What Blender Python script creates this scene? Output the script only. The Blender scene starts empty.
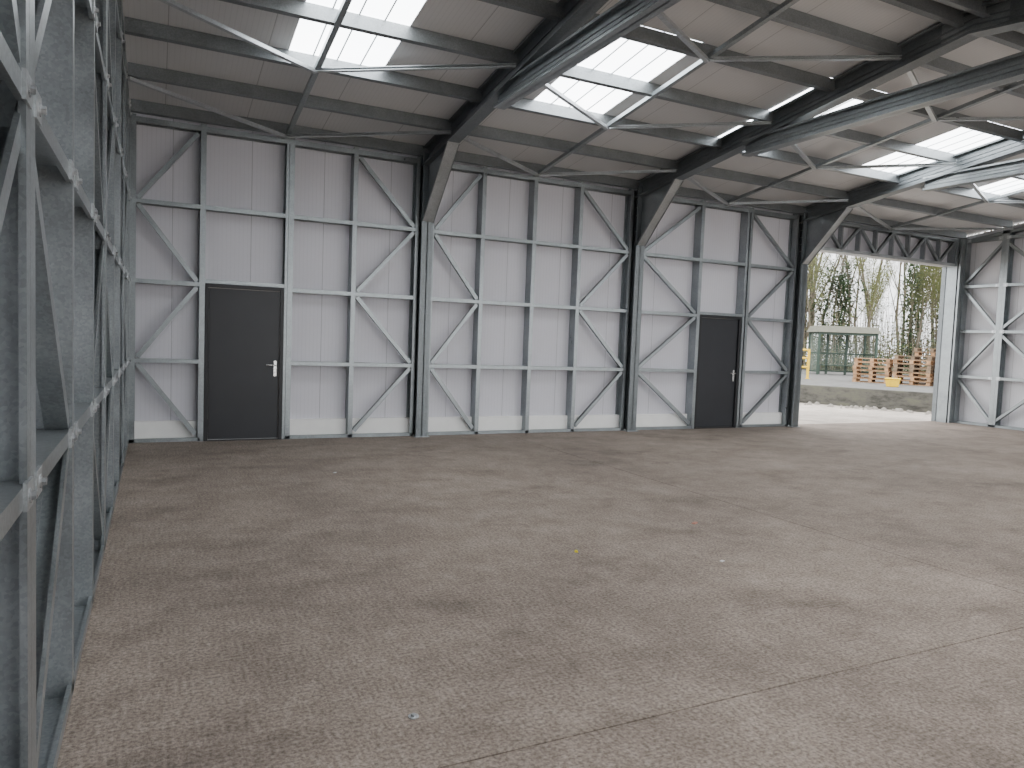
import bpy, math, random
from mathutils import Vector, Matrix
random.seed(7)
SC=bpy.context.scene; COL=SC.collection
V=Vector
D=10.683; RY=4.9; FY=2*RY-D   # back frame face, ridge, front face
S=0.135; E0=4.25
XL=0.0; XR=17.08
def P(y):
    return E0+S*(D-y) if y>=RY else E0+S*(y-FY)

# ---------------------------------------------------------------- materials
def newmat(n):
    m=bpy.data.materials.new(n); m.use_nodes=True
    nt=m.node_tree; b=nt.nodes["Principled BSDF"]
    return m,nt,b
def N(nt,t,**k):
    n=nt.nodes.new(t)
    for a,v in k.items(): setattr(n,a,v)
    return n
def coords(nt,scale=(1,1,1),rot=(0,0,0)):
    tc=N(nt,'ShaderNodeTexCoord'); mp=N(nt,'ShaderNodeMapping')
    mp.inputs['Scale'].default_value=scale; mp.inputs['Rotation'].default_value=rot
    nt.links.new(tc.outputs['Object'],mp.inputs[0]); return mp.outputs[0]
def noise(nt,vec,scale,detail=4,rough=.55):
    n=N(nt,'ShaderNodeTexNoise'); n.inputs['Scale'].default_value=scale
    n.inputs['Detail'].default_value=detail; n.inputs['Roughness'].default_value=rough
    nt.links.new(vec,n.inputs['Vector']); return n.outputs['Fac']
def ramp(nt,fac,stops):
    r=N(nt,'ShaderNodeValToRGB'); e=r.color_ramp.elements
    while len(e)<len(stops): e.new(.5)
    for i,(p,c) in enumerate(stops):
        e[i].position=p; e[i].color=(*c,1) if len(c)==3 else c
    nt.links.new(fac,r.inputs[0]); return r.outputs[0]
def mixc(nt,a,b,fac,mode='MIX'):
    m=N(nt,'ShaderNodeMix',data_type='RGBA',blend_type=mode)
    for s,v in ((m.inputs[6],a),(m.inputs[7],b),(m.inputs[0],fac)):
        if hasattr(v,'is_linked'): nt.links.new(v,s)
        elif isinstance(v,(int,float)): s.default_value=v
        else: s.default_value=(*v,1)
    return m.outputs[2]
def math_(nt,op,a,b=None,c=None):
    m=N(nt,'ShaderNodeMath',operation=op)
    for i,v in enumerate((a,b,c)):
        if v is None: continue
        if hasattr(v,'is_linked'): nt.links.new(v,m.inputs[i])
        else: m.inputs[i].default_value=v
    return m.outputs[0]
def bump(nt,b,h,strength,dist=.01):
    bp=N(nt,'ShaderNodeBump'); bp.inputs['Strength'].default_value=strength
    bp.inputs['Distance'].default_value=dist
    nt.links.new(h,bp.inputs['Height']); nt.links.new(bp.outputs[0],b.inputs['Normal'])
def simple(n,c,rough=.5,metal=0,var=.12,scale=6):
    m,nt,b=newmat(n)
    f=noise(nt,coords(nt),scale,5)
    lo=tuple(x*(1-var) for x in c); hi=tuple(min(1,x*(1+var)) for x in c)
    nt.links.new(ramp(nt,f,[(.3,lo),(.7,hi)]),b.inputs['Base Color'])
    b.inputs['Roughness'].default_value=rough; b.inputs['Metallic'].default_value=metal
    return m
def steel(n,c,metal=.55,rough=.42):
    m,nt,b=newmat(n)
    v=coords(nt)
    vo=N(nt,'ShaderNodeTexVoronoi'); vo.inputs['Scale'].default_value=90
    nt.links.new(v,vo.inputs['Vector'])
    f=noise(nt,v,3.5,6,.65)
    base=ramp(nt,f,[(.25,tuple(x*.78 for x in c)),(.75,tuple(x*1.18 for x in c))])
    sp=N(nt,'ShaderNodeSeparateColor'); nt.links.new(vo.outputs['Color'],sp.inputs[0])
    g=ramp(nt,sp.outputs[0],[(0,(.86,.86,.86)),(1,(1.08,1.08,1.08))])
    nt.links.new(mixc(nt,base,g,1.0,'MULTIPLY'),b.inputs['Base Color'])
    b.inputs['Metallic'].default_value=metal
    nt.links.new(ramp(nt,f,[(.2,(rough-.1,)*3),(.8,(rough+.12,)*3)]),b.inputs['Roughness'])
    return m
M_STEEL=steel('galvanised_steel',(.33,.36,.372),.7,.34)
M_PURL=steel('galvanised_purlin_steel',(.24,.26,.27),.6,.42)
M_DARK=steel('galvanised_steel_dark',(.20,.22,.23),.6,.40)
M_LITE=steel('galvanised_steel_bright',(.50,.53,.545),.6,.34)  # paler copy of the steel; on roof struts it paints in light
M_BOLT=steel('zinc_bolt',(.65,.67,.69),.9,.3)

def panel_mat(n,axis,c,jw=1.0,off=0.0):
    m,nt,b=newmat(n)
    tc=N(nt,'ShaderNodeTexCoord'); sx=N(nt,'ShaderNodeSeparateXYZ')
    nt.links.new(tc.outputs['Object'],sx.inputs[0])
    a=sx.outputs[axis]
    a=math_(nt,'ADD',a,off+50)
    fr=math_(nt,'FRACT',math_(nt,'MULTIPLY',a,1/.055))
    rib=math_(nt,'LESS_THAN',math_(nt,'ABSOLUTE',math_(nt,'SUBTRACT',fr,.5)),.1)
    jf=math_(nt,'FRACT',math_(nt,'DIVIDE',a,jw))
    joint=math_(nt,'LESS_THAN',math_(nt,'ABSOLUTE',math_(nt,'SUBTRACT',jf,.5)),.005)
    f=noise(nt,tc.outputs['Object'],1.3,4)
    base=ramp(nt,f,[(.3,tuple(x*.95 for x in c)),(.7,c)])
    b1=mixc(nt,base,tuple(x*.93 for x in c),rib)
    b2=mixc(nt,b1,tuple(x*.6 for x in c),joint)
    nt.links.new(b2,b.inputs['Base Color'])
    b.inputs['Roughness'].default_value=.45
    h=math_(nt,'SUBTRACT',1.0,math_(nt,'ADD',rib,joint))
    bump(nt,b,h,.15,.004)
    return m
M_WALLX=panel_mat('liner_panel_back',0,(.70,.695,.75))
M_WALLY=panel_mat('liner_panel_side',1,(.73,.73,.77))
M_ROOF=panel_mat('liner_panel_roof',0,(.65,.65,.655),1.0,.1)
M_WHITE=simple('white_kick_strip',(.93,.93,.91),.5,0,.03)

def floor_mat(n,c):
    m,nt,b=newmat(n)
    v=coords(nt)
    f1=noise(nt,v,.45,6,.6); f2=noise(nt,v,2.2,8,.7); f3=noise(nt,v,58,4,.7)
    f4=noise(nt,coords(nt,(38,5,1)),1.0,5,.7)
    f5=noise(nt,coords(nt,(5,60,1)),1.0,4,.65)
    col=ramp(nt,f1,[(.32,tuple(x*.78 for x in c)),(.66,tuple(x*1.12 for x in c))])
    g2=ramp(nt,f2,[(.3,(.74,.73,.72)),(.62,(1.08,1.08,1.08))])
    col=mixc(nt,col,g2,.9,'MULTIPLY')
    g3=ramp(nt,f3,[(.36,(.42,.40,.39)),(.62,(1.45,1.45,1.45))])
    col=mixc(nt,col,g3,.7,'MULTIPLY')
    g4=ramp(nt,f4,[(.35,(.76,.75,.74)),(.65,(1.15,1.15,1.15))])
    col=mixc(nt,col,g4,.6,'MULTIPLY')
    g5=ramp(nt,f5,[(.38,(.82,.81,.80)),(.65,(1.1,1.1,1.1))])
    col=mixc(nt,col,g5,.6,'MULTIPLY')
    f6=noise(nt,coords(nt,(1,1.6,1),(0,0,.5)),.9,7,.72)
    st=ramp(nt,f6,[(.52,(1,1,1)),(.68,(.68,.67,.67))])
    col=mixc(nt,col,st,.85,'MULTIPLY')
    h=math_(nt,'ADD',math_(nt,'MULTIPLY',f3,.8),math_(nt,'ADD',f4,math_(nt,'MULTIPLY',f5,.5)))
    nt.links.new(col,b.inputs['Base Color'])
    b.inputs['Roughness'].default_value=.85
    b.inputs['Specular IOR Level'].default_value=.2
    bump(nt,b,h,.6,.006)
    return m
M_FLOOR=floor_mat('brushed_concrete',(.325,.276,.238))
M_YARD=floor_mat('yard_concrete',(.58,.53,.475))
M_JOINT=simple('joint_filler',(.02,.018,.017),1.0)
M_DOOR=simple('anthracite_door_paint',(.020,.022,.027),.42,0,.08,3)
M_FRAME=simple('anthracite_frame_paint',(.013,.014,.017),.45,0,.08,3)
M_CHROME=simple('satin_handle',(.75,.75,.74),.25,.9,.05)

SKYLIGHT=10.0
def sky_mat():
    m,nt,b=newmat('glowing_grp_skylight')
    tc=N(nt,'ShaderNodeTexCoord')
    f=noise(nt,tc.outputs['Object'],1.2,3)
    c=ramp(nt,f,[(.3,(.90,.95,1)),(.7,(1,1,1))])
    nt.links.new(c,b.inputs['Emission Color']); b.inputs['Emission Strength'].default_value=SKYLIGHT  # panes emit; the glow stands in for daylight passing through
    b.inputs['Base Color'].default_value=(.8,.85,.88,1)
    return m
M_SKY=sky_mat()

# ---------------------------------------------------------------- mesh builder
class B:
    def __init__(s): s.v=[];s.f=[];s.m=[];s.mats=[]
    def mi(s,mat):
        if mat not in s.mats: s.mats.append(mat)
        return s.mats.index(mat)
    def hexa(s,pts,mat):
        i=len(s.v); s.v+= [tuple(p) for p in pts]
        for f in ((0,3,2,1),(4,5,6,7),(0,1,5,4),(1,2,6,5),(2,3,7,6),(3,0,4,7)):
            s.f.append(tuple(i+k for k in f)); s.m.append(s.mi(mat))
    def box(s,a,b,mat):
        x0,y0,z0=[min(a[i],b[i]) for i in range(3)]; x1,y1,z1=[max(a[i],b[i]) for i in range(3)]
        s.hexa([(x0,y0,z0),(x1,y0,z0),(x1,y1,z0),(x0,y1,z0),(x0,y0,z1),(x1,y0,z1),(x1,y1,z1),(x0,y1,z1)],mat)
    def prism(s,p0,p1,u,v,u0,u1,v0,v1,mat):
        p0=V(p0);p1=V(p1);u=V(u);v=V(v)
        q=[u*u0+v*v0,u*u1+v*v0,u*u1+v*v1,u*u0+v*v1]
        s.hexa([p0+a for a in q]+[p1+a for a in q],mat)
    def csec(s,p0,p1,u,v,d,w,mat,t=.004,lip=.018):
        s.prism(p0,p1,u,v,0,d,0,t,mat)
        s.prism(p0,p1,u,v,0,t,t,w,mat)
        s.prism(p0,p1,u,v,d-t,d,t,w,mat)
        s.prism(p0,p1,u,v,t,lip,w-t,w,mat)
        s.prism(p0,p1,u,v,d-lip,d-t,w-t,w,mat)
    def isec(s,p0,p1,u,v,d,w,mat,t=.008):
        s.prism(p0,p1,u,v,0,d,-t,t,mat)
        for a,b in((0,t),(d-t,d)):
            s.prism(p0,p1,u,v,a,b,-w/2,w/2,mat)
        for sg in(-1,1):
            e0,e1=sorted((sg*w/2,sg*(w/2-.004)))
            s.prism(p0,p1,u,v,t,.028,e0,e1,mat); s.prism(p0,p1,u,v,d-.028,d-t,e0,e1,mat)
            e0,e1=sorted((sg*t,sg*(t+.012)))
            s.prism(p0,p1,u,v,d*.36,d*.42,e0,e1,mat); s.prism(p0,p1,u,v,d*.58,d*.64,e0,e1,mat)
    def cyl(s,p0,p1,r0,r1,mat,n=8,cap=True):
        p0=V(p0);p1=V(p1);a=(p1-p0).normalized()
        t=V((0,0,1)) if abs(a.z)<.9 else V((1,0,0))
        e=a.cross(t).normalized();g=a.cross(e)
        i=len(s.v)
        for p,r in((p0,r0),(p1,r1)):
            for k in range(n):
                an=2*math.pi*k/n; s.v.append(tuple(p+e*r*math.cos(an)+g*r*math.sin(an)))
        for k in range(n):
            k2=(k+1)%n; s.f.append((i+k,i+k2,i+n+k2,i+n+k)); s.m.append(s.mi(mat))
        if cap:
            s.f.append(tuple(i+k for k in range(n))[::-1]); s.m.append(s.mi(mat))
            s.f.append(tuple(i+n+k for k in range(n))); s.m.append(s.mi(mat))
    def poly(s,pts,mat):
        i=len(s.v); s.v+=[tuple(p) for p in pts]; s.f.append(tuple(range(i,i+len(pts)))); s.m.append(s.mi(mat))
    def obj(s,name,parent=None,bevel=0,loc=None,rot=None,smooth=False):
        me=bpy.data.meshes.new(name); me.from_pydata(s.v,[],s.f)
        for m in s.mats: me.materials.append(m)
        me.polygons.foreach_set('material_index',s.m)
        me.update()
        import bmesh
        bm=bmesh.new();bm.from_mesh(me);bmesh.ops.recalc_face_normals(bm,faces=bm.faces);bm.to_mesh(me);bm.free()
        o=bpy.data.objects.new(name,me); COL.objects.link(o)
        if parent: o.parent=parent
        if loc: o.location=loc
        if rot: o.rotation_euler=rot
        if bevel:
            md=o.modifiers.new('bevel','BEVEL'); md.width=bevel; md.segments=2; md.limit_method='ANGLE'
        return o
def empty(n,loc=(0,0,0),rot=(0,0,0)):
    o=bpy.data.objects.new(n,None); COL.objects.link(o); o.location=loc; o.rotation_euler=rot; return o
X_=V((1,0,0));Y_=V((0,1,0));Z_=V((0,0,1))

# ---------------------------------------------------------------- floor: cast slabs with sawn joints
b=B(); b.box((-.28,FY-.28,-.2),(XR+.28,D+.28,-.03),M_JOINT)
xsl=[-.28,5.45,11.3,XR+.28]; ysl=[FY-.28,2.35,D+.28]; g=.0045
for i in range(3):
    for j in range(2):
        b.box((xsl[i]+(g if i else 0),ysl[j]+(g if j else 0),-.03),(xsl[i+1]-(g if i<2 else 0),ysl[j+1]-(g if j<1 else 0),0),M_FLOOR)
b.obj('floor')

# ---------------------------------------------------------------- walls (liner panels)
T=.2
yb=D+T
b=B()
top=P(D)+.06
def wallseg(b,x0,x1,z0,z1,y0,y1,mat): b.box((x0,y0,z0),(x1,y1,z1),mat)
d1=(.90,1.94);d2=(9.43,10.47);DH=2.15
OX0,OX1,OZ=12.06,16.86,3.62
wallseg(b,XL-.28,d1[0],0,top,yb,yb+.08,M_WALLX)
wallseg(b,d1[0],d1[1],DH,top,yb,yb+.08,M_WALLX)
wallseg(b,d1[1],d2[0],0,top,yb,yb+.08,M_WALLX)
wallseg(b,d2[0],d2[1],DH,top,yb,yb+.08,M_WALLX)
wallseg(b,d2[1],OX0,0,top,yb,yb+.08,M_WALLX)
wallseg(b,OX0,OX1,OZ,top,yb,yb+.08,M_WALLX)
wallseg(b,OX1,XR+.28,0,top,yb,yb+.08,M_WALLX)
b.obj('wall_back')
def gable(x0,x1,name):
    b=B()
    for (ya,yc) in((FY-.28,RY),(RY,D+.28)):
        za,zc=P(ya)+.1,P(yc)+.1
        b.hexa([(x0,ya,0),(x1,ya,0),(x1,yc,0),(x0,yc,0),(x0,ya,za),(x1,ya,za),(x1,yc,zc),(x0,yc,zc)],M_WALLY)
    b.obj(name)
gable(-.28,-.2,'wall_left'); gable(XR+.2,XR+.28,'wall_right')
b=B(); yf=FY-.2
wallseg(b,-.28,1.5,0,top,yf-.08,yf,M_WALLX)
for a,c in((3.8,4.1),(7.8,8.1),(11.8,12.1),(16.9,XR+.28)): wallseg(b,a,c,0,top,yf-.08,yf,M_WALLX)
for a,c in((1.5,3.8),(4.1,7.8),(8.1,11.8),(12.1,16.9)): wallseg(b,a,c,3.9,top,yf-.08,yf,M_WALLX)  # unseen wall; its left opening is added to brighten that side
b.obj('wall_front')
b=B()
for a,c in((0.02,.84),(2.05,3.9),(4.15,7.82),(8.1,9.36),(10.58,11.82)):
    b.box((a,yb-.07,.04),(c,yb-.001,.27),M_WHITE)
b.obj('baseboard_back')

# ---------------------------------------------------------------- roof / ceiling with rooflights
SKW=1.08; SK=[1.62+3.1*k for k in range(5)]
SY0,SY1=6.62,8.72
def rz(y): return P(y)+.155
b=B()
def roofseg(b,x0,x1,ya,yc,mat,dz=0,th=.08):
    za,zc=rz(ya)+dz,rz(yc)+dz
    b.hexa([(x0,ya,za),(x1,ya,za),(x1,yc,zc),(x0,yc,zc),(x0,ya,za+th),(x1,ya,za+th),(x1,yc,zc+th),(x0,yc,zc+th)],mat)
xs=[-.35]
for x in SK: xs+=[x,x+SKW]
xs.append(XR+.35)
ym=lambda y:2*RY-y
for i in range(len(xs)-1):
    if i%2==0:
        roofseg(b,xs[i],xs[i+1],RY,D+.3,M_ROOF); roofseg(b,xs[i],xs[i+1],FY-.3,RY,M_ROOF)
    else:
        for a,c in((RY,SY0),(SY1,D+.3),(FY-.3,ym(SY1)),(ym(SY0),RY)): roofseg(b,xs[i],xs[i+1],a,c,M_ROOF)
b.obj('ceiling')
for x in SK:
    for a,c in((SY0,SY1),(ym(SY1),ym(SY0))):
        b=B(); roofseg(b,x+.002,x+SKW-.002,a+.002,c-.002,M_SKY,.01,.03)
        for k in range(1,4):
            xr=x+SKW*k/4
            roofseg(b,xr-.008,xr+.008,a+.002,c-.002,M_LITE,-.0,.01)
        b.obj('skylight_panel')

# ---------------------------------------------------------------- purlins
frames=[3.99,7.92,11.93]
bays=[(0.0,3.97),(4.01,7.90),(7.94,11.91),(11.95,XR)]
py=[10.6,9.6,8.6,7.6,6.6,5.7,5.0]
b=B()
for sg in(1,-1):
    nrm=V((0,S*sg,1)).normalized(); tan=V((0,sg,-S)).normalized()
    for y in py:
        y=y if sg>0 else ym(y)
        for (a,c) in bays:
            b.csec((a,y,P(y)),(c,y,P(y)),nrm,tan,.15,.065,M_PURL)
b.obj('roof_purlins')

b=B()
mids=[1.93,5.88,9.9,14.5]
ends=[(0.02,3.95),(4.05,7.85),(7.99,11.86),(12.0,XR-.02)]
for mx,(ea,eb) in zip(mids,ends):
    for sgn in (1,-1):
        yy=lambda y: y if sgn>0 else ym(y)
        pt=lambda x,y,dz=-.03: V((x,yy(y),P(yy(y))+dz))
        b.csec(pt(mx-.03,D-.02,-.02),pt(mx-.03,RY+.02,-.02),Z_,X_,.05,.06,M_STEEL)
        for ny,ey in((10.6,9.6),(8.6,7.6),(6.6,5.7)):
            for ex in(ea,eb):
                p0=pt(mx,ny,-.05);p1=pt(ex,ey,-.05)
                d=(p1-p0).normalized(); sd=d.cross(Z_).normalized()
                b.csec(p0,p1,Z_,sd,.04,.055,M_LITE,.003,.01)  # lit look of the struts is put into this paler steel
b.obj('roof_bracing')

# ---------------------------------------------------------------- portal frames
def portal(fx):
    b=B(); w=.18
    rb=-.15; rd=.28
    for sg in(1,-1):
        yy=lambda y: y if sg>0 else ym(y)
        yc0=D-.12
        b.isec((fx,yy(yc0),0.0),(fx,yy(yc0),P(D)+.05),V((0,sg,0)),X_,.30,w,M_DARK)
        b.box((fx-.12,yy(D-.16),0),(fx+.12,yy(D+.19),.012),M_STEEL)
        for dx in(-.105,.105):
            b.cyl((fx+dx,yy(D-.05),.012),(fx+dx,yy(D-.05),.035),.014,.014,M_BOLT,6)
        ya=D+.12
        b.isec((fx,yy(ya),P(ya)+rb),(fx,RY,P(RY)+rb),Z_,X_,rd,w,M_DARK)
        z0=3.28;y1=D-1.08
        A=V((fx,yy(yc0),z0)); C=V((fx,yy(y1),P(y1)+rb)); K=V((fx,yy(yc0),P(yc0)+rb))
        for dx in(-.006,.006):
            b.poly([A+X_*dx,C+X_*dx,K+X_*dx],M_STEEL)
        d=(C-A).normalized(); n=d.cross(X_).normalized()
        b.prism(A,C,n,X_,-.005,.005,-w/2,w/2,M_LITE)
        for s2 in(-1,1):
            e0,e1=sorted((s2*w/2,s2*(w/2-.004)))
            b.prism(A,C,n,X_,-.02,.02,e0,e1,M_STEEL)
        for k in range(5):
            for q in(.12,.2):
                zz=z0+.25+k*.14
                for dx in(-1,1):
                    b.cyl((fx+dx*.008,yy(D-.12+.09+.04*(q>.15)),zz),(fx+dx*.024,yy(D-.12+.09+.04*(q>.15)),zz),.011,.011,M_BOLT,6)
    b.isec((fx,8.12,4.31),(fx,ym(8.12),4.31),Z_,X_,.22,.15,M_STEEL)
    b.box((fx-.012,RY-.35,P(RY)-.12),(fx+.012,RY+.35,P(RY)+.08),M_STEEL)
    b.obj('steel_portal_frame')
for fx in frames: portal(fx)

# ---------------------------------------------------------------- back wall framing
Z1,Z2,Z3,Z4=1.09,2.13,3.16,4.16
b=B()
DP=.15
def post(x,z0=0,z1=None,w=.065,flip=False,mat=M_STEEL):
    z1=P(D)+.0 if z1 is None else z1
    b.csec((x,D,z0),(x,D,z1),Y_,X_*(-1 if flip else 1),T-.005,w,mat)
def girt(x0,x1,z,w=.055,mat=M_STEEL):
    b.csec((x0,D+.004,z+w/2),(x1,D+.004,z+w/2),Y_,-Z_,DP,w,mat)
def diag(x0,z0,x1,z1,mat=M_STEEL,w=.058):
    p0=V((x0,D+.012,z0));p1=V((x1,D+.012,z1))
    d=(p1-p0).normalized(); n=d.cross(Y_).normalized()
    p0=p0-n*w/2;p1=p1-n*w/2
    b.csec(p0,p1,Y_,n,.06,w,mat,.003,.012)
def zig(x0,x1,first):
    zs=[Z4,Z3,Z2,Z1,.06]; s=first; g=.06
    for i in range(4):
        zt,zb=zs[i]-g*.7,zs[i+1]+g*.7
        if s=='/': diag(x0+.03,zb,x1-.03,zt)
        else: diag(x0+.03,zt,x1-.03,zb)
        s='/' if s=='\\' else '\\'
lev=(Z1,Z2,Z3)
for a,c in((0,3.89),(4.09,7.82),(8.02,11.83)):
    girt(a,c,Z4+.03,.07)
for a,c in((0,.86),(1.98,3.89),(4.09,7.82),(8.02,9.40),(10.52,11.83)):
    b.csec((a,D,.003),(c,D,.003),Y_,Z_,T-.01,.045,M_STEEL)
post(0.0); post(.83,w=.07); post(1.97,w=.035,flip=True); post(1.975,w=.07); post(2.88); post(3.89,flip=True,w=.05)
for z in lev: girt(.06,.83,z); girt(2.04,2.88,z); girt(2.94,3.85,z)
girt(.9,1.94,Z3); girt(.9,1.94,DH+.03,.05)
zig(.06,.83,'/'); zig(2.945,3.85,'\\')
post(4.09,w=.05); post(4.93); post(5.85); post(6.73); post(7.82,flip=True,w=.05)
for z in lev:
    for a,c in((4.14,4.93),(4.995,5.85),(5.915,6.73),(6.795,7.78)): girt(a,c,z)
zig(4.14,4.93,'/'); zig(6.795,7.78,'\\')
post(8.02,w=.05); post(9.36,w=.07); post(10.48,w=.05); post(10.56,w=.065); post(11.83,flip=True,w=.05)
for z in lev: girt(8.07,9.36,z); girt(10.63,11.79,z)
girt(9.43,10.48,Z3); girt(9.43,10.48,DH+.03,.05)
zig(8.07,9.36,'/'); zig(10.63,11.79,'\\')
b.obj('wall_framing_back')

b=B()
zt,zb=4.24,3.62
b.csec((12.03,D,zt),(16.86,D,zt),Y_,-Z_,.18,.065,M_STEEL)
b.csec((12.03,D,zb),(16.86,D,zb),Y_,Z_,.18,.065,M_LITE)
n=9; L=(16.84-12.05)/n
for i in range(n+1):
    x=12.05+i*L
    b.csec((x-.02,D+.02,zb+.06),(x-.02,D+.02,zt-.06),Y_,X_,.1,.04,M_STEEL,.003,.01)
for i in range(n):
    x0=12.05+i*L+.02;x1=x0+L-.04
    a,c=(zb+.07,zt-.07) if i%2==0 else (zt-.07,zb+.07)
    diag(x0,a,x1,c,M_STEEL)
b.obj('lattice_truss')
b=B()
b.csec((12.06,D-.02,0),(12.06,D-.02,3.62),Y_,-X_,.3,.03,M_STEEL)
b.obj('opening_jamb')
b=B()
b.csec((16.86,D-.05,0),(16.86,D-.05,4.25),Y_,X_,.25,.22,M_STEEL,.006,.03)
b.box((16.845,D+.2,0),(16.859,D+.30,3.62),M_DARK)
b.csec((16.88,D-.07,0),(16.88,D-.07,4.25),X_,-Y_,.2,.04,M_STEEL,.004,.02)
b.obj('opening_jamb')

# ---------------------------------------------------------------- gable framings
def gable_framing(name,xf,dirx,posts,zigbays):
    b=B(); U=V((dirx,0,0))
    def dg(y0,z0,y1,z1):
        p0=V((xf+dirx*.012,y0,z0));p1=V((xf+dirx*.012,y1,z1))
        d=(p1-p0).normalized(); n=d.cross(U).normalized()
        b.csec(p0-n*.03,p1-n*.03,U,n,.08,.06,M_STEEL,.003,.014)
    for i,y in enumerate(posts):
        wide=.09 if i%3==0 else .065
        b.csec((xf,y,0),(xf,y,P(y)+.02),U,Y_,T-.005,wide,M_STEEL)
        if i%3==0: b.csec((xf,y-.003,0),(xf,y-.003,P(y)+.02),U,-Y_,T-.005,.06,M_STEEL)
    b.csec((xf,FY,.003),(xf,D,.003),U,Z_,T-.01,.05,M_STEEL)
    for a,c in((FY-.1,RY),(RY,D+.1)):
        b.csec((xf,a,P(a)-.02),(xf,c,P(c)-.02),U,-Z_,T-.02,.07,M_STEEL)
    for i in range(len(posts)-1):
        ya,yc=posts[i]+.068,posts[i+1]-.005
        if posts[i+1]-posts[i]<.2: continue
        for z in(Z1,Z2,Z3,4.2):
            b.csec((xf+dirx*.004,ya,z+.03),(xf+dirx*.004,yc,z+.03),U,-Z_,DP,.06,M_STEEL)
            for ye in(ya,yc):
                s2=1 if ye==ya else -1
                b.box((xf-dirx*.006,ye,z-.035),(xf+dirx*.004,ye+s2*.10,z+.04),M_LITE)
                p=V((xf-dirx*.006,ye+s2*.06,z))
                b.cyl(p,p-U*.004,.02,.02,M_BOLT,12); b.cyl(p-U*.004,p-U*.016,.012,.012,M_BOLT,6)
        if i in zigbays:
            zs=[.06,Z1,Z2,Z3,4.15]; up=zigbays[i]
            for k in range(4):
                z0,z1=zs[k]+.05,zs[k+1]-.05
                if up: dg(ya,z0,yc,z1)
                else: dg(ya,z1,yc,z0)
                up=not up
    b.obj(name)
lp=[-.85,.1,1.2,2.3,3.4,4.5,5.6,6.7,7.8,8.9,10.0,10.6]
gable_framing('wall_framing_left',0.0,-1,lp,{1:True,2:False,3:True,5:False,6:True,8:False,9:True})
rp=sorted([10.6,9.72,8.6,7.5,6.4,5.3,4.2,3.1,2.0,.9,-.2])
gable_framing('wall_framing_right',XR,1,rp,{len(rp)-2:True,len(rp)-3:False,len(rp)-5:True,2:True})

# ---------------------------------------------------------------- doors
def door(name,x0,x1):
    e=empty(name,(x0,D,0)); w=x1-x0; H=DH
    f=B()
    f.box((0,.0,0),(.05,.16,H),M_FRAME);f.box((w-.05,0,0),(w,.16,H),M_FRAME);f.box((.05,0,H-.05),(w-.05,.16,H),M_FRAME)
    f.box((.05,.0,0),(w-.05,.16,.015),M_FRAME)
    f.obj('frame',e,.004)
    l=B(); l.box((.054,.035,.02),(w-.054,.085,H-.054),M_DOOR); l.obj('leaf',e,.003)
    h=B(); hx=w-.105 ; hz=1.03
    h.box((hx-.02,.025,hz-.13),(hx+.02,.035,hz+.09),M_CHROME)
    h.cyl((hx,.03,hz+.03),(hx,-.03,hz+.03),.011,.011,M_CHROME,12)
    h.cyl((hx+.005,-.026,hz+.03),(hx-.125,-.026,hz+.03),.010,.009,M_CHROME,12)
    h.cyl((hx,.027,hz-.075),(hx,.018,hz-.075),.012,.012,M_CHROME,12)
    h.obj('lever_handle',e,.002)
    g=B()
    for z in(.25,1.05,1.85): g.cyl((.05,.028,z-.05),(.05,.028,z+.05),.009,.009,M_FRAME,8)
    g.obj('hinges',e)
    return e
door('door_1',d1[0]+.005,d1[1]-.005); door('door_2',d2[0]+.005,d2[1]-.005)

# ---------------------------------------------------------------- outside ground
b=B()
b.box((-30,-40,-.35),(70,FY-.28,-.02),M_YARD)
b.box((-30,D+.28,-.35),(70,75,-.02),M_YARD)
b.box((XR+.28,FY-.28,-.35),(70,D+.28,-.02),M_YARD)
b.obj('yard_ground')
M_ROAD=simple('upper_yard_gravel',(.13,.13,.125),.9,0,.35,2)
M_GRASS=simple('rough_grass',(.09,.10,.04),.95,0,.4,3)
def stained(n,c):
    m,nt,b=newmat(n)
    f=noise(nt,coords(nt,(1,1,2.5)),2.2,8,.75)
    nt.links.new(ramp(nt,f,[(.35,tuple(x*.45 for x in c)),(.5,c),(.68,(c[0]*1.3,c[1]*1.35,c[2]*1.1))]),b.inputs['Base Color'])
    b.inputs['Roughness'].default_value=.9; bump(nt,b,f,.5,.02); return m
M_OLDC=stained('weathered_concrete',(.105,.102,.088))
wd=V((.452,-.891,0)); wn=V((.891,.452,0)); W0=V((17.8,15.75,0))
b=B()
b.prism(W0-wd*14,W0+wd*12,wn,Z_,0,.22,-.05,.53,M_OLDC)
b.obj('low_retaining_wall',bevel=.02)
b=B()
b.prism(W0-wd*40+wn*.22,W0+wd*45+wn*.22,wn,Z_,0,22,-.05,.47,M_ROAD)
b.obj('upper_yard_ground')
b=B()
b.prism(W0-wd*40+wn*22.22,W0+wd*45+wn*22.22,wn,Z_,.0,30,-.05,.5,M_GRASS)
b.obj('grass_verge')
GZ=.47
M_WOOD=simple('pallet_wood',(.38,.225,.12),.85,0,.4,5)
M_WOOD2=simple('old_pallet_wood',(.22,.155,.10),.85,0,.4,5)
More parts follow.
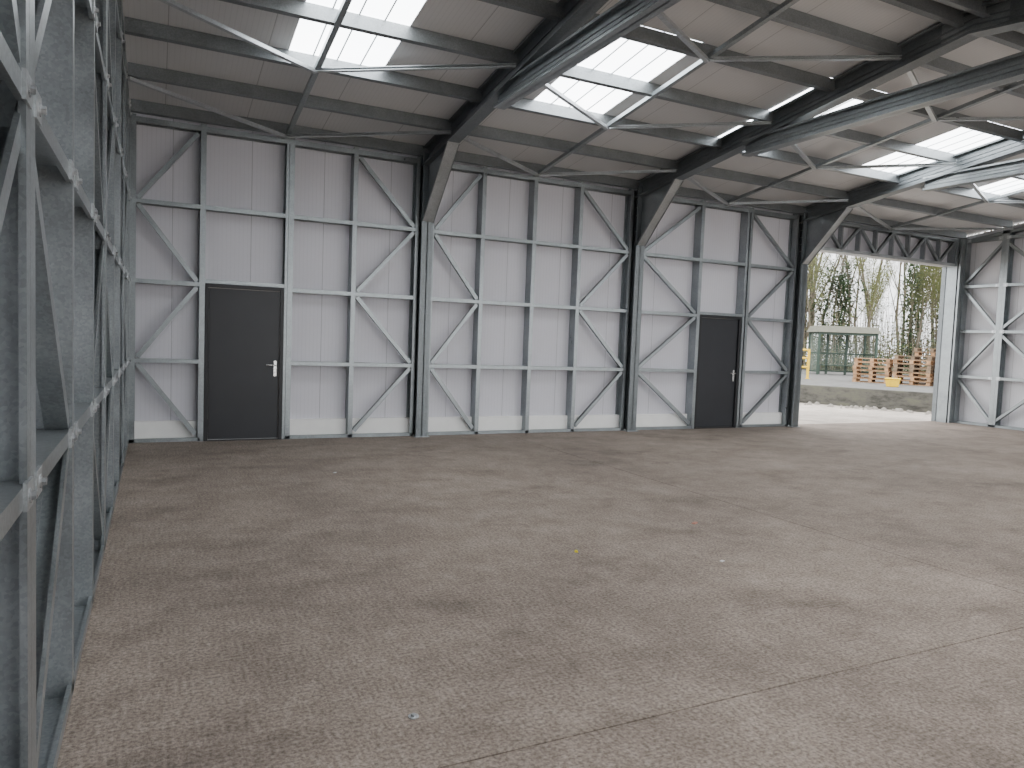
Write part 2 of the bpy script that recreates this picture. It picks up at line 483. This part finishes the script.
def pallets(n,loc,ang):
    b=B()
    for k in range(n):
        z=k*.15; m=M_WOOD if random.random()<.6 else M_WOOD2
        ox=random.uniform(-.03,.03);oy=random.uniform(-.03,.03)
        for i in range(3):
            y=oy-.45+i*.45
            b.box((ox-.6,y-.05,z),(ox+.6,y+.05,z+.02),m)
            for j in range(3):
                x=ox-.53+j*.53
                b.box((x-.06,y-.05,z+.02),(x+.06,y+.05,z+.10),m)
        for j in range(3):
            x=ox-.53+j*.53
            b.box((x-.06,oy-.5,z+.10),(x+.06,oy+.5,z+.12),m)
        for i in range(7):
            y=oy-.45+i*.15
            b.box((ox-.6,y-.05,z+.12),(ox+.6,y+.05,z+.142),m)
    b.obj('pallet_stack',loc=loc,rot=(0,0,ang))
wa=math.atan2(-.891,.452)
pallets(6,(24.35,18.35,GZ),wa+.05); pallets(7,(24.95,17.1,GZ),wa-.05); pallets(10,(25.6,15.9,GZ),wa+.1)
pallets(9,(26.7,17.6,GZ),wa)
M_YEL=simple('yellow_plastic',(.85,.55,.02),.5,0,.1)
b=B(); b.hexa([(-.17,-.13,0),(.17,-.13,0),(.17,.13,0),(-.17,.13,0),(-.2,-.16,.24),(.2,-.16,.24),(.2,.16,.24),(-.2,.16,.24)],M_YEL)
b.box((-.22,-.18,.24),(.22,.18,.29),M_YEL)
b.obj('yellow_crate',loc=(22.2,15.95,GZ),rot=(0,0,wa),bevel=.02)  # small yellow item by the pallets, built as a lidded crate
b=B()
for i in range(4):
    b.cyl((i*1.1,0,0),(i*1.1,0,1.15),.05,.05,M_YEL,10)
    b.cyl((i*1.1,0,0),(i*1.1,0,.02),.09,.09,M_YEL,10)
for z in(.45,.8,1.12): b.cyl((0,0,z),(3.3,0,z),.04,.04,M_YEL,10)
b.obj('yellow_safety_barrier',loc=(20.05,21.62,GZ),rot=(0,0,math.atan2(-.44,.9)))
# shelter
M_ALU=simple('shelter_frame_green',(.035,.06,.045),.5,.1)
M_ROOFS=simple('shelter_roof_olive',(.16,.16,.125),.7)
gm,nt,bs=newmat('shelter_perspex'); bs.inputs['Base Color'].default_value=(.20,.25,.21,1); bs.inputs['Alpha'].default_value=.25; bs.inputs['Roughness'].default_value=.4
e=empty('smoking_shelter',(29.5,24.0,GZ),(0,0,math.atan2(-.50,.87)))
b=B()
for x in(-1.3,-.45,.45,1.3):
    for y in((-.65,.65) if abs(x)>1 else(.65,)): b.box((x-.045,y-.045,0),(x+.045,y+.045,1.98),M_ALU)
for z in(.15,1.0,1.95):
    b.box((-1.3,.62,z-.035),(1.3,.68,z+.035),M_ALU)
    for x in(-1.3,1.3): b.box((x-.02,-.65,z-.035),(x+.02,.65,z+.035),M_ALU)
b.box((-1.3,-.67,1.88),(1.3,-.63,1.98),M_ALU)
b.obj('frame',e)
b=B(); b.hexa([(-1.45,-.8,1.98),(1.45,-.8,1.98),(1.45,.8,1.98),(-1.45,.8,1.98),(-1.32,-.65,2.28),(1.32,-.65,2.28),(1.32,.65,2.28),(-1.32,.65,2.28)],M_ROOFS); b.obj('roof',e,.02)
b=B(); b.box((-1.28,.645,.17),(1.28,.655,1.93),gm)
for x in(-1.3,1.3): b.box((x-.005,-.62,.17),(x+.005,.62,1.93),gm)
b.obj('perspex_sheets',e)
b=B(); b.box((-1.1,.25,.42),(1.1,.55,.46),M_ALU)
for x in(-.9,.9): b.box((x-.03,.27,0),(x+.03,.53,.42),M_ALU)
b.obj('bench',e)

# ---------------------------------------------------------------- trees
M_BARK=simple('bark',(.14,.12,.09),.9,0,.35,3)
M_TWIG=simple('twigs',(.20,.165,.12),.9,0,.3,3)  # lightened tone, distance haze put into the twig colour
def leafm(n,c): return simple(n,c,.7,0,.45,1.2)
M_IVY=leafm('ivy_leaves',(.025,.05,.015)); M_SPR=leafm('spring_leaves',(.14,.155,.05)); M_HEDGE=leafm('undergrowth_leaves',(.09,.092,.04))
def tree_b(b,H,seed,maxl=4,dens=2):
    r=random.Random(seed); tips=[]
    def grow(p,d,L,rad,lvl):
        segs=5 if lvl==0 else 3
        for k in range(segs):
            d=(d+V((r.gauss(0,.08),r.gauss(0,.08),r.gauss(.06,.06)))).normalized()
            q=p+d*(L/segs); r1=rad*(1-.6*(k+1)/segs)
            b.cyl(p,q,rad*(1-.6*k/segs),r1,M_BARK if lvl<2 else M_TWIG,6 if lvl<2 else 3,False)
            tips.append((q,lvl))
            if lvl<maxl:
                nb=(0 if k==0 else 2) if lvl==0 else dens
                if lvl==3: nb=1
                for _ in range(nb):
                    a=r.uniform(0,2*math.pi); sp=r.uniform(.3,.8)
                    s=V((math.cos(a)*sp,math.sin(a)*sp,r.uniform(.4,1.1))).normalized()
                    nd=(d*.6+s).normalized()
                    grow(q,nd,L*r.uniform(.36,.5),r1*.45,lvl+1)
            p=q
    grow(V((0,0,0)),V((0,0,1)),H*.85,H*.012,0)
    return tips
def leafquads(b,c,rx,n,mat,size,r):
    for _ in range(n):
        p=c+V((r.gauss(0,rx),r.gauss(0,rx),r.gauss(0,rx)))
        u=V((r.uniform(-1,1),r.uniform(-1,1),r.uniform(-1,1))).normalized(); v=u.orthogonal().normalized()
        s=size*r.uniform(.6,1.3)
        b.poly([p-u*s,p-v*s*.5,p+u*s,p+v*s*.5],mat)
treem=[]
for i in range(4):
    b=B(); tree_b(b,12,100+i)
    o=b.obj('bare_tree'); treem.append(o.data)
    bpy.data.objects.remove(o)
ivym=[]
for i in range(2):
    b=B(); tips=tree_b(b,11,200+i,3,1); r=random.Random(300+i)
    for t,l in tips:
        if l<=1 and t.z<8.5: leafquads(b,t,.36,50,M_IVY,.12,r)
    z=.3
    while z<8:
        leafquads(b,V((0,0,z)),.34,50,M_IVY,.12,r); z+=.25
    o=b.obj('ivy_clad_tree'); ivym.append(o.data); bpy.data.objects.remove(o)
sprm=[]
b=B(); tips=tree_b(b,6.5,400); r=random.Random(5)
for t,l in tips:
    if l>=3 and r.random()<.45: leafquads(b,t,.18,3,M_SPR,.05,r)
o=b.obj('budding_tree'); sprm.append(o.data); bpy.data.objects.remove(o)
tdir=V((.90,-.44,0)); tn=V((.44,.90,0)); TC=V((40,30.4,0))
r=random.Random(11)
def place(name,me,t,dep,sc):
    p=TC+tdir*t+tn*dep
    o=bpy.data.objects.new(name,me); COL.objects.link(o)
    o.location=(p.x,p.y,.5); o.rotation_euler=(0,0,r.uniform(0,6.28)); o.scale=(sc,sc,sc*r.uniform(.9,1.1))
t=-15
while t<19:
    place('bare_tree',r.choice(treem),t,r.uniform(-1,4),r.uniform(.7,1.05)); t+=r.uniform(.9,1.5)
t=-16
while t<20:
    place('bare_tree',r.choice(treem),t,r.uniform(6,13),r.uniform(.7,1.0)); t+=r.uniform(.9,1.5)
for t in(-11,-6.5,-4.9,-3.9,-3.0,1.4,4.2,5.0,5.8,6.6,9,13): place('ivy_clad_tree',r.choice(ivym),t,r.uniform(-2,1),r.uniform(.65,.9))
for t in(-13,-9,-5.2,-2.0,-.8,.4,2.4,3.4,6,8,11): place('budding_tree',sprm[0],t,r.uniform(-4,-1),r.uniform(.7,1.0))
b=B()
for k in range(1900):
    t=r.uniform(-18,21); dep=r.uniform(-5,4); h=abs(r.gauss(.2,1.7))
    c=TC+tdir*t+tn*dep; c.z=.5+min(h,4.6)
    leafquads(b,c,.42,20 if h<2.4 else 9,r.choice([M_HEDGE,M_HEDGE,M_SPR,M_IVY]),.085,r)
for k in range(1100):
    t=r.uniform(-18,21); dep=r.uniform(-5,4); c=TC+tdir*t+tn*dep; c.z=.5
    b.cyl(c,c+V((r.gauss(0,.4),r.gauss(0,.4),r.uniform(2,5.5))),.022,.006,M_TWIG,3,False)
b.obj('hedge')

# ---------------------------------------------------------------- floor debris
def chip(name,x,y,c,sx,sy,sz,ang):
    b=B(); m=simple('debris_'+name,c,.7)
    b.hexa([(-sx,-sy,0),(sx,-sy*.7,0),(sx*.8,sy,0),(-sx*.9,sy*.8,0),(-sx*.8,-sy*.8,sz),(sx*.8,-sy*.5,sz),(sx*.6,sy*.8,sz),(-sx*.7,sy*.6,sz*.8)],m)
    b.obj(name,loc=(x,y,.001),rot=(0,0,ang))
chip('red_scrap',4.55,4.9,(.42,.2,.15),.035,.02,.01,.4)
chip('yellow_scrap',3.1,4.5,(.8,.65,.03),.018,.014,.01,1)
chip('paper_scrap',4.0,3.95,(.7,.7,.7),.02,.014,.004,.2)
chip('paper_scrap',2.1,8.0,(.6,.6,.6),.03,.015,.004,.9)
b=B(); b.cyl((0,0,0),(0,0,.004),.022,.022,M_BOLT,16); b.cyl((0,0,.004),(0,0,.012),.010,.010,M_BOLT,6); b.obj('steel_washer',loc=(1.25,2.72,.001))
b=B(); rr=random.Random(3); ms=simple('rubble',(.3,.28,.25),.9)
for k in range(70):
    p=W0+wd*rr.uniform(-3,5)-wn*(.12+abs(rr.gauss(.0,.35))); s=rr.uniform(.02,.07)
    b.hexa([(p.x-s,p.y-s,-.02),(p.x+s,p.y-s,-.02),(p.x+s,p.y+s,-.02),(p.x-s,p.y+s,-.02),(p.x-s*.5,p.y-s*.6,s),(p.x+s*.6,p.y-s*.5,s*.8),(p.x+s*.4,p.y+s*.6,s),(p.x-s*.5,p.y+s*.5,s*.7)],ms)
b.obj('rubble_pile')

# ---------------------------------------------------------------- world + light
w=bpy.data.worlds.new('overcast'); SC.world=w; w.use_nodes=True
nt=w.node_tree; bg=nt.nodes['Background']
tc=N(nt,'ShaderNodeTexCoord'); sp=N(nt,'ShaderNodeSeparateXYZ'); nt.links.new(tc.outputs['Generated'],sp.inputs[0])
c=ramp(nt,sp.outputs[2],[(0,(.78,.80,.82)),(.35,(1,1,1))]); nt.links.new(c,bg.inputs[0])
bg.inputs[1].default_value=4.6
# ---------------------------------------------------------------- camera
yaw,pit,rol=[math.radians(a) for a in(26.283,-3.479,2.170)]
F=V((math.sin(yaw)*math.cos(pit),math.cos(yaw)*math.cos(pit),math.sin(pit)))
Rt=V((math.cos(yaw),-math.sin(yaw),0)); U=Rt.cross(F)
R2=Rt*math.cos(rol)+U*math.sin(rol); U2=-Rt*math.sin(rol)+U*math.cos(rol)
cd=bpy.data.cameras.new('camera'); cd.sensor_width=36; cd.lens=725.9/1024*36; cd.clip_start=.02; cd.clip_end=300
co=bpy.data.objects.new('camera',cd); COL.objects.link(co)
M=Matrix(((R2.x,U2.x,-F.x,.296),(R2.y,U2.y,-F.y,0),(R2.z,U2.z,-F.z,1.544),(0,0,0,1)))
co.matrix_world=M
SC.camera=co
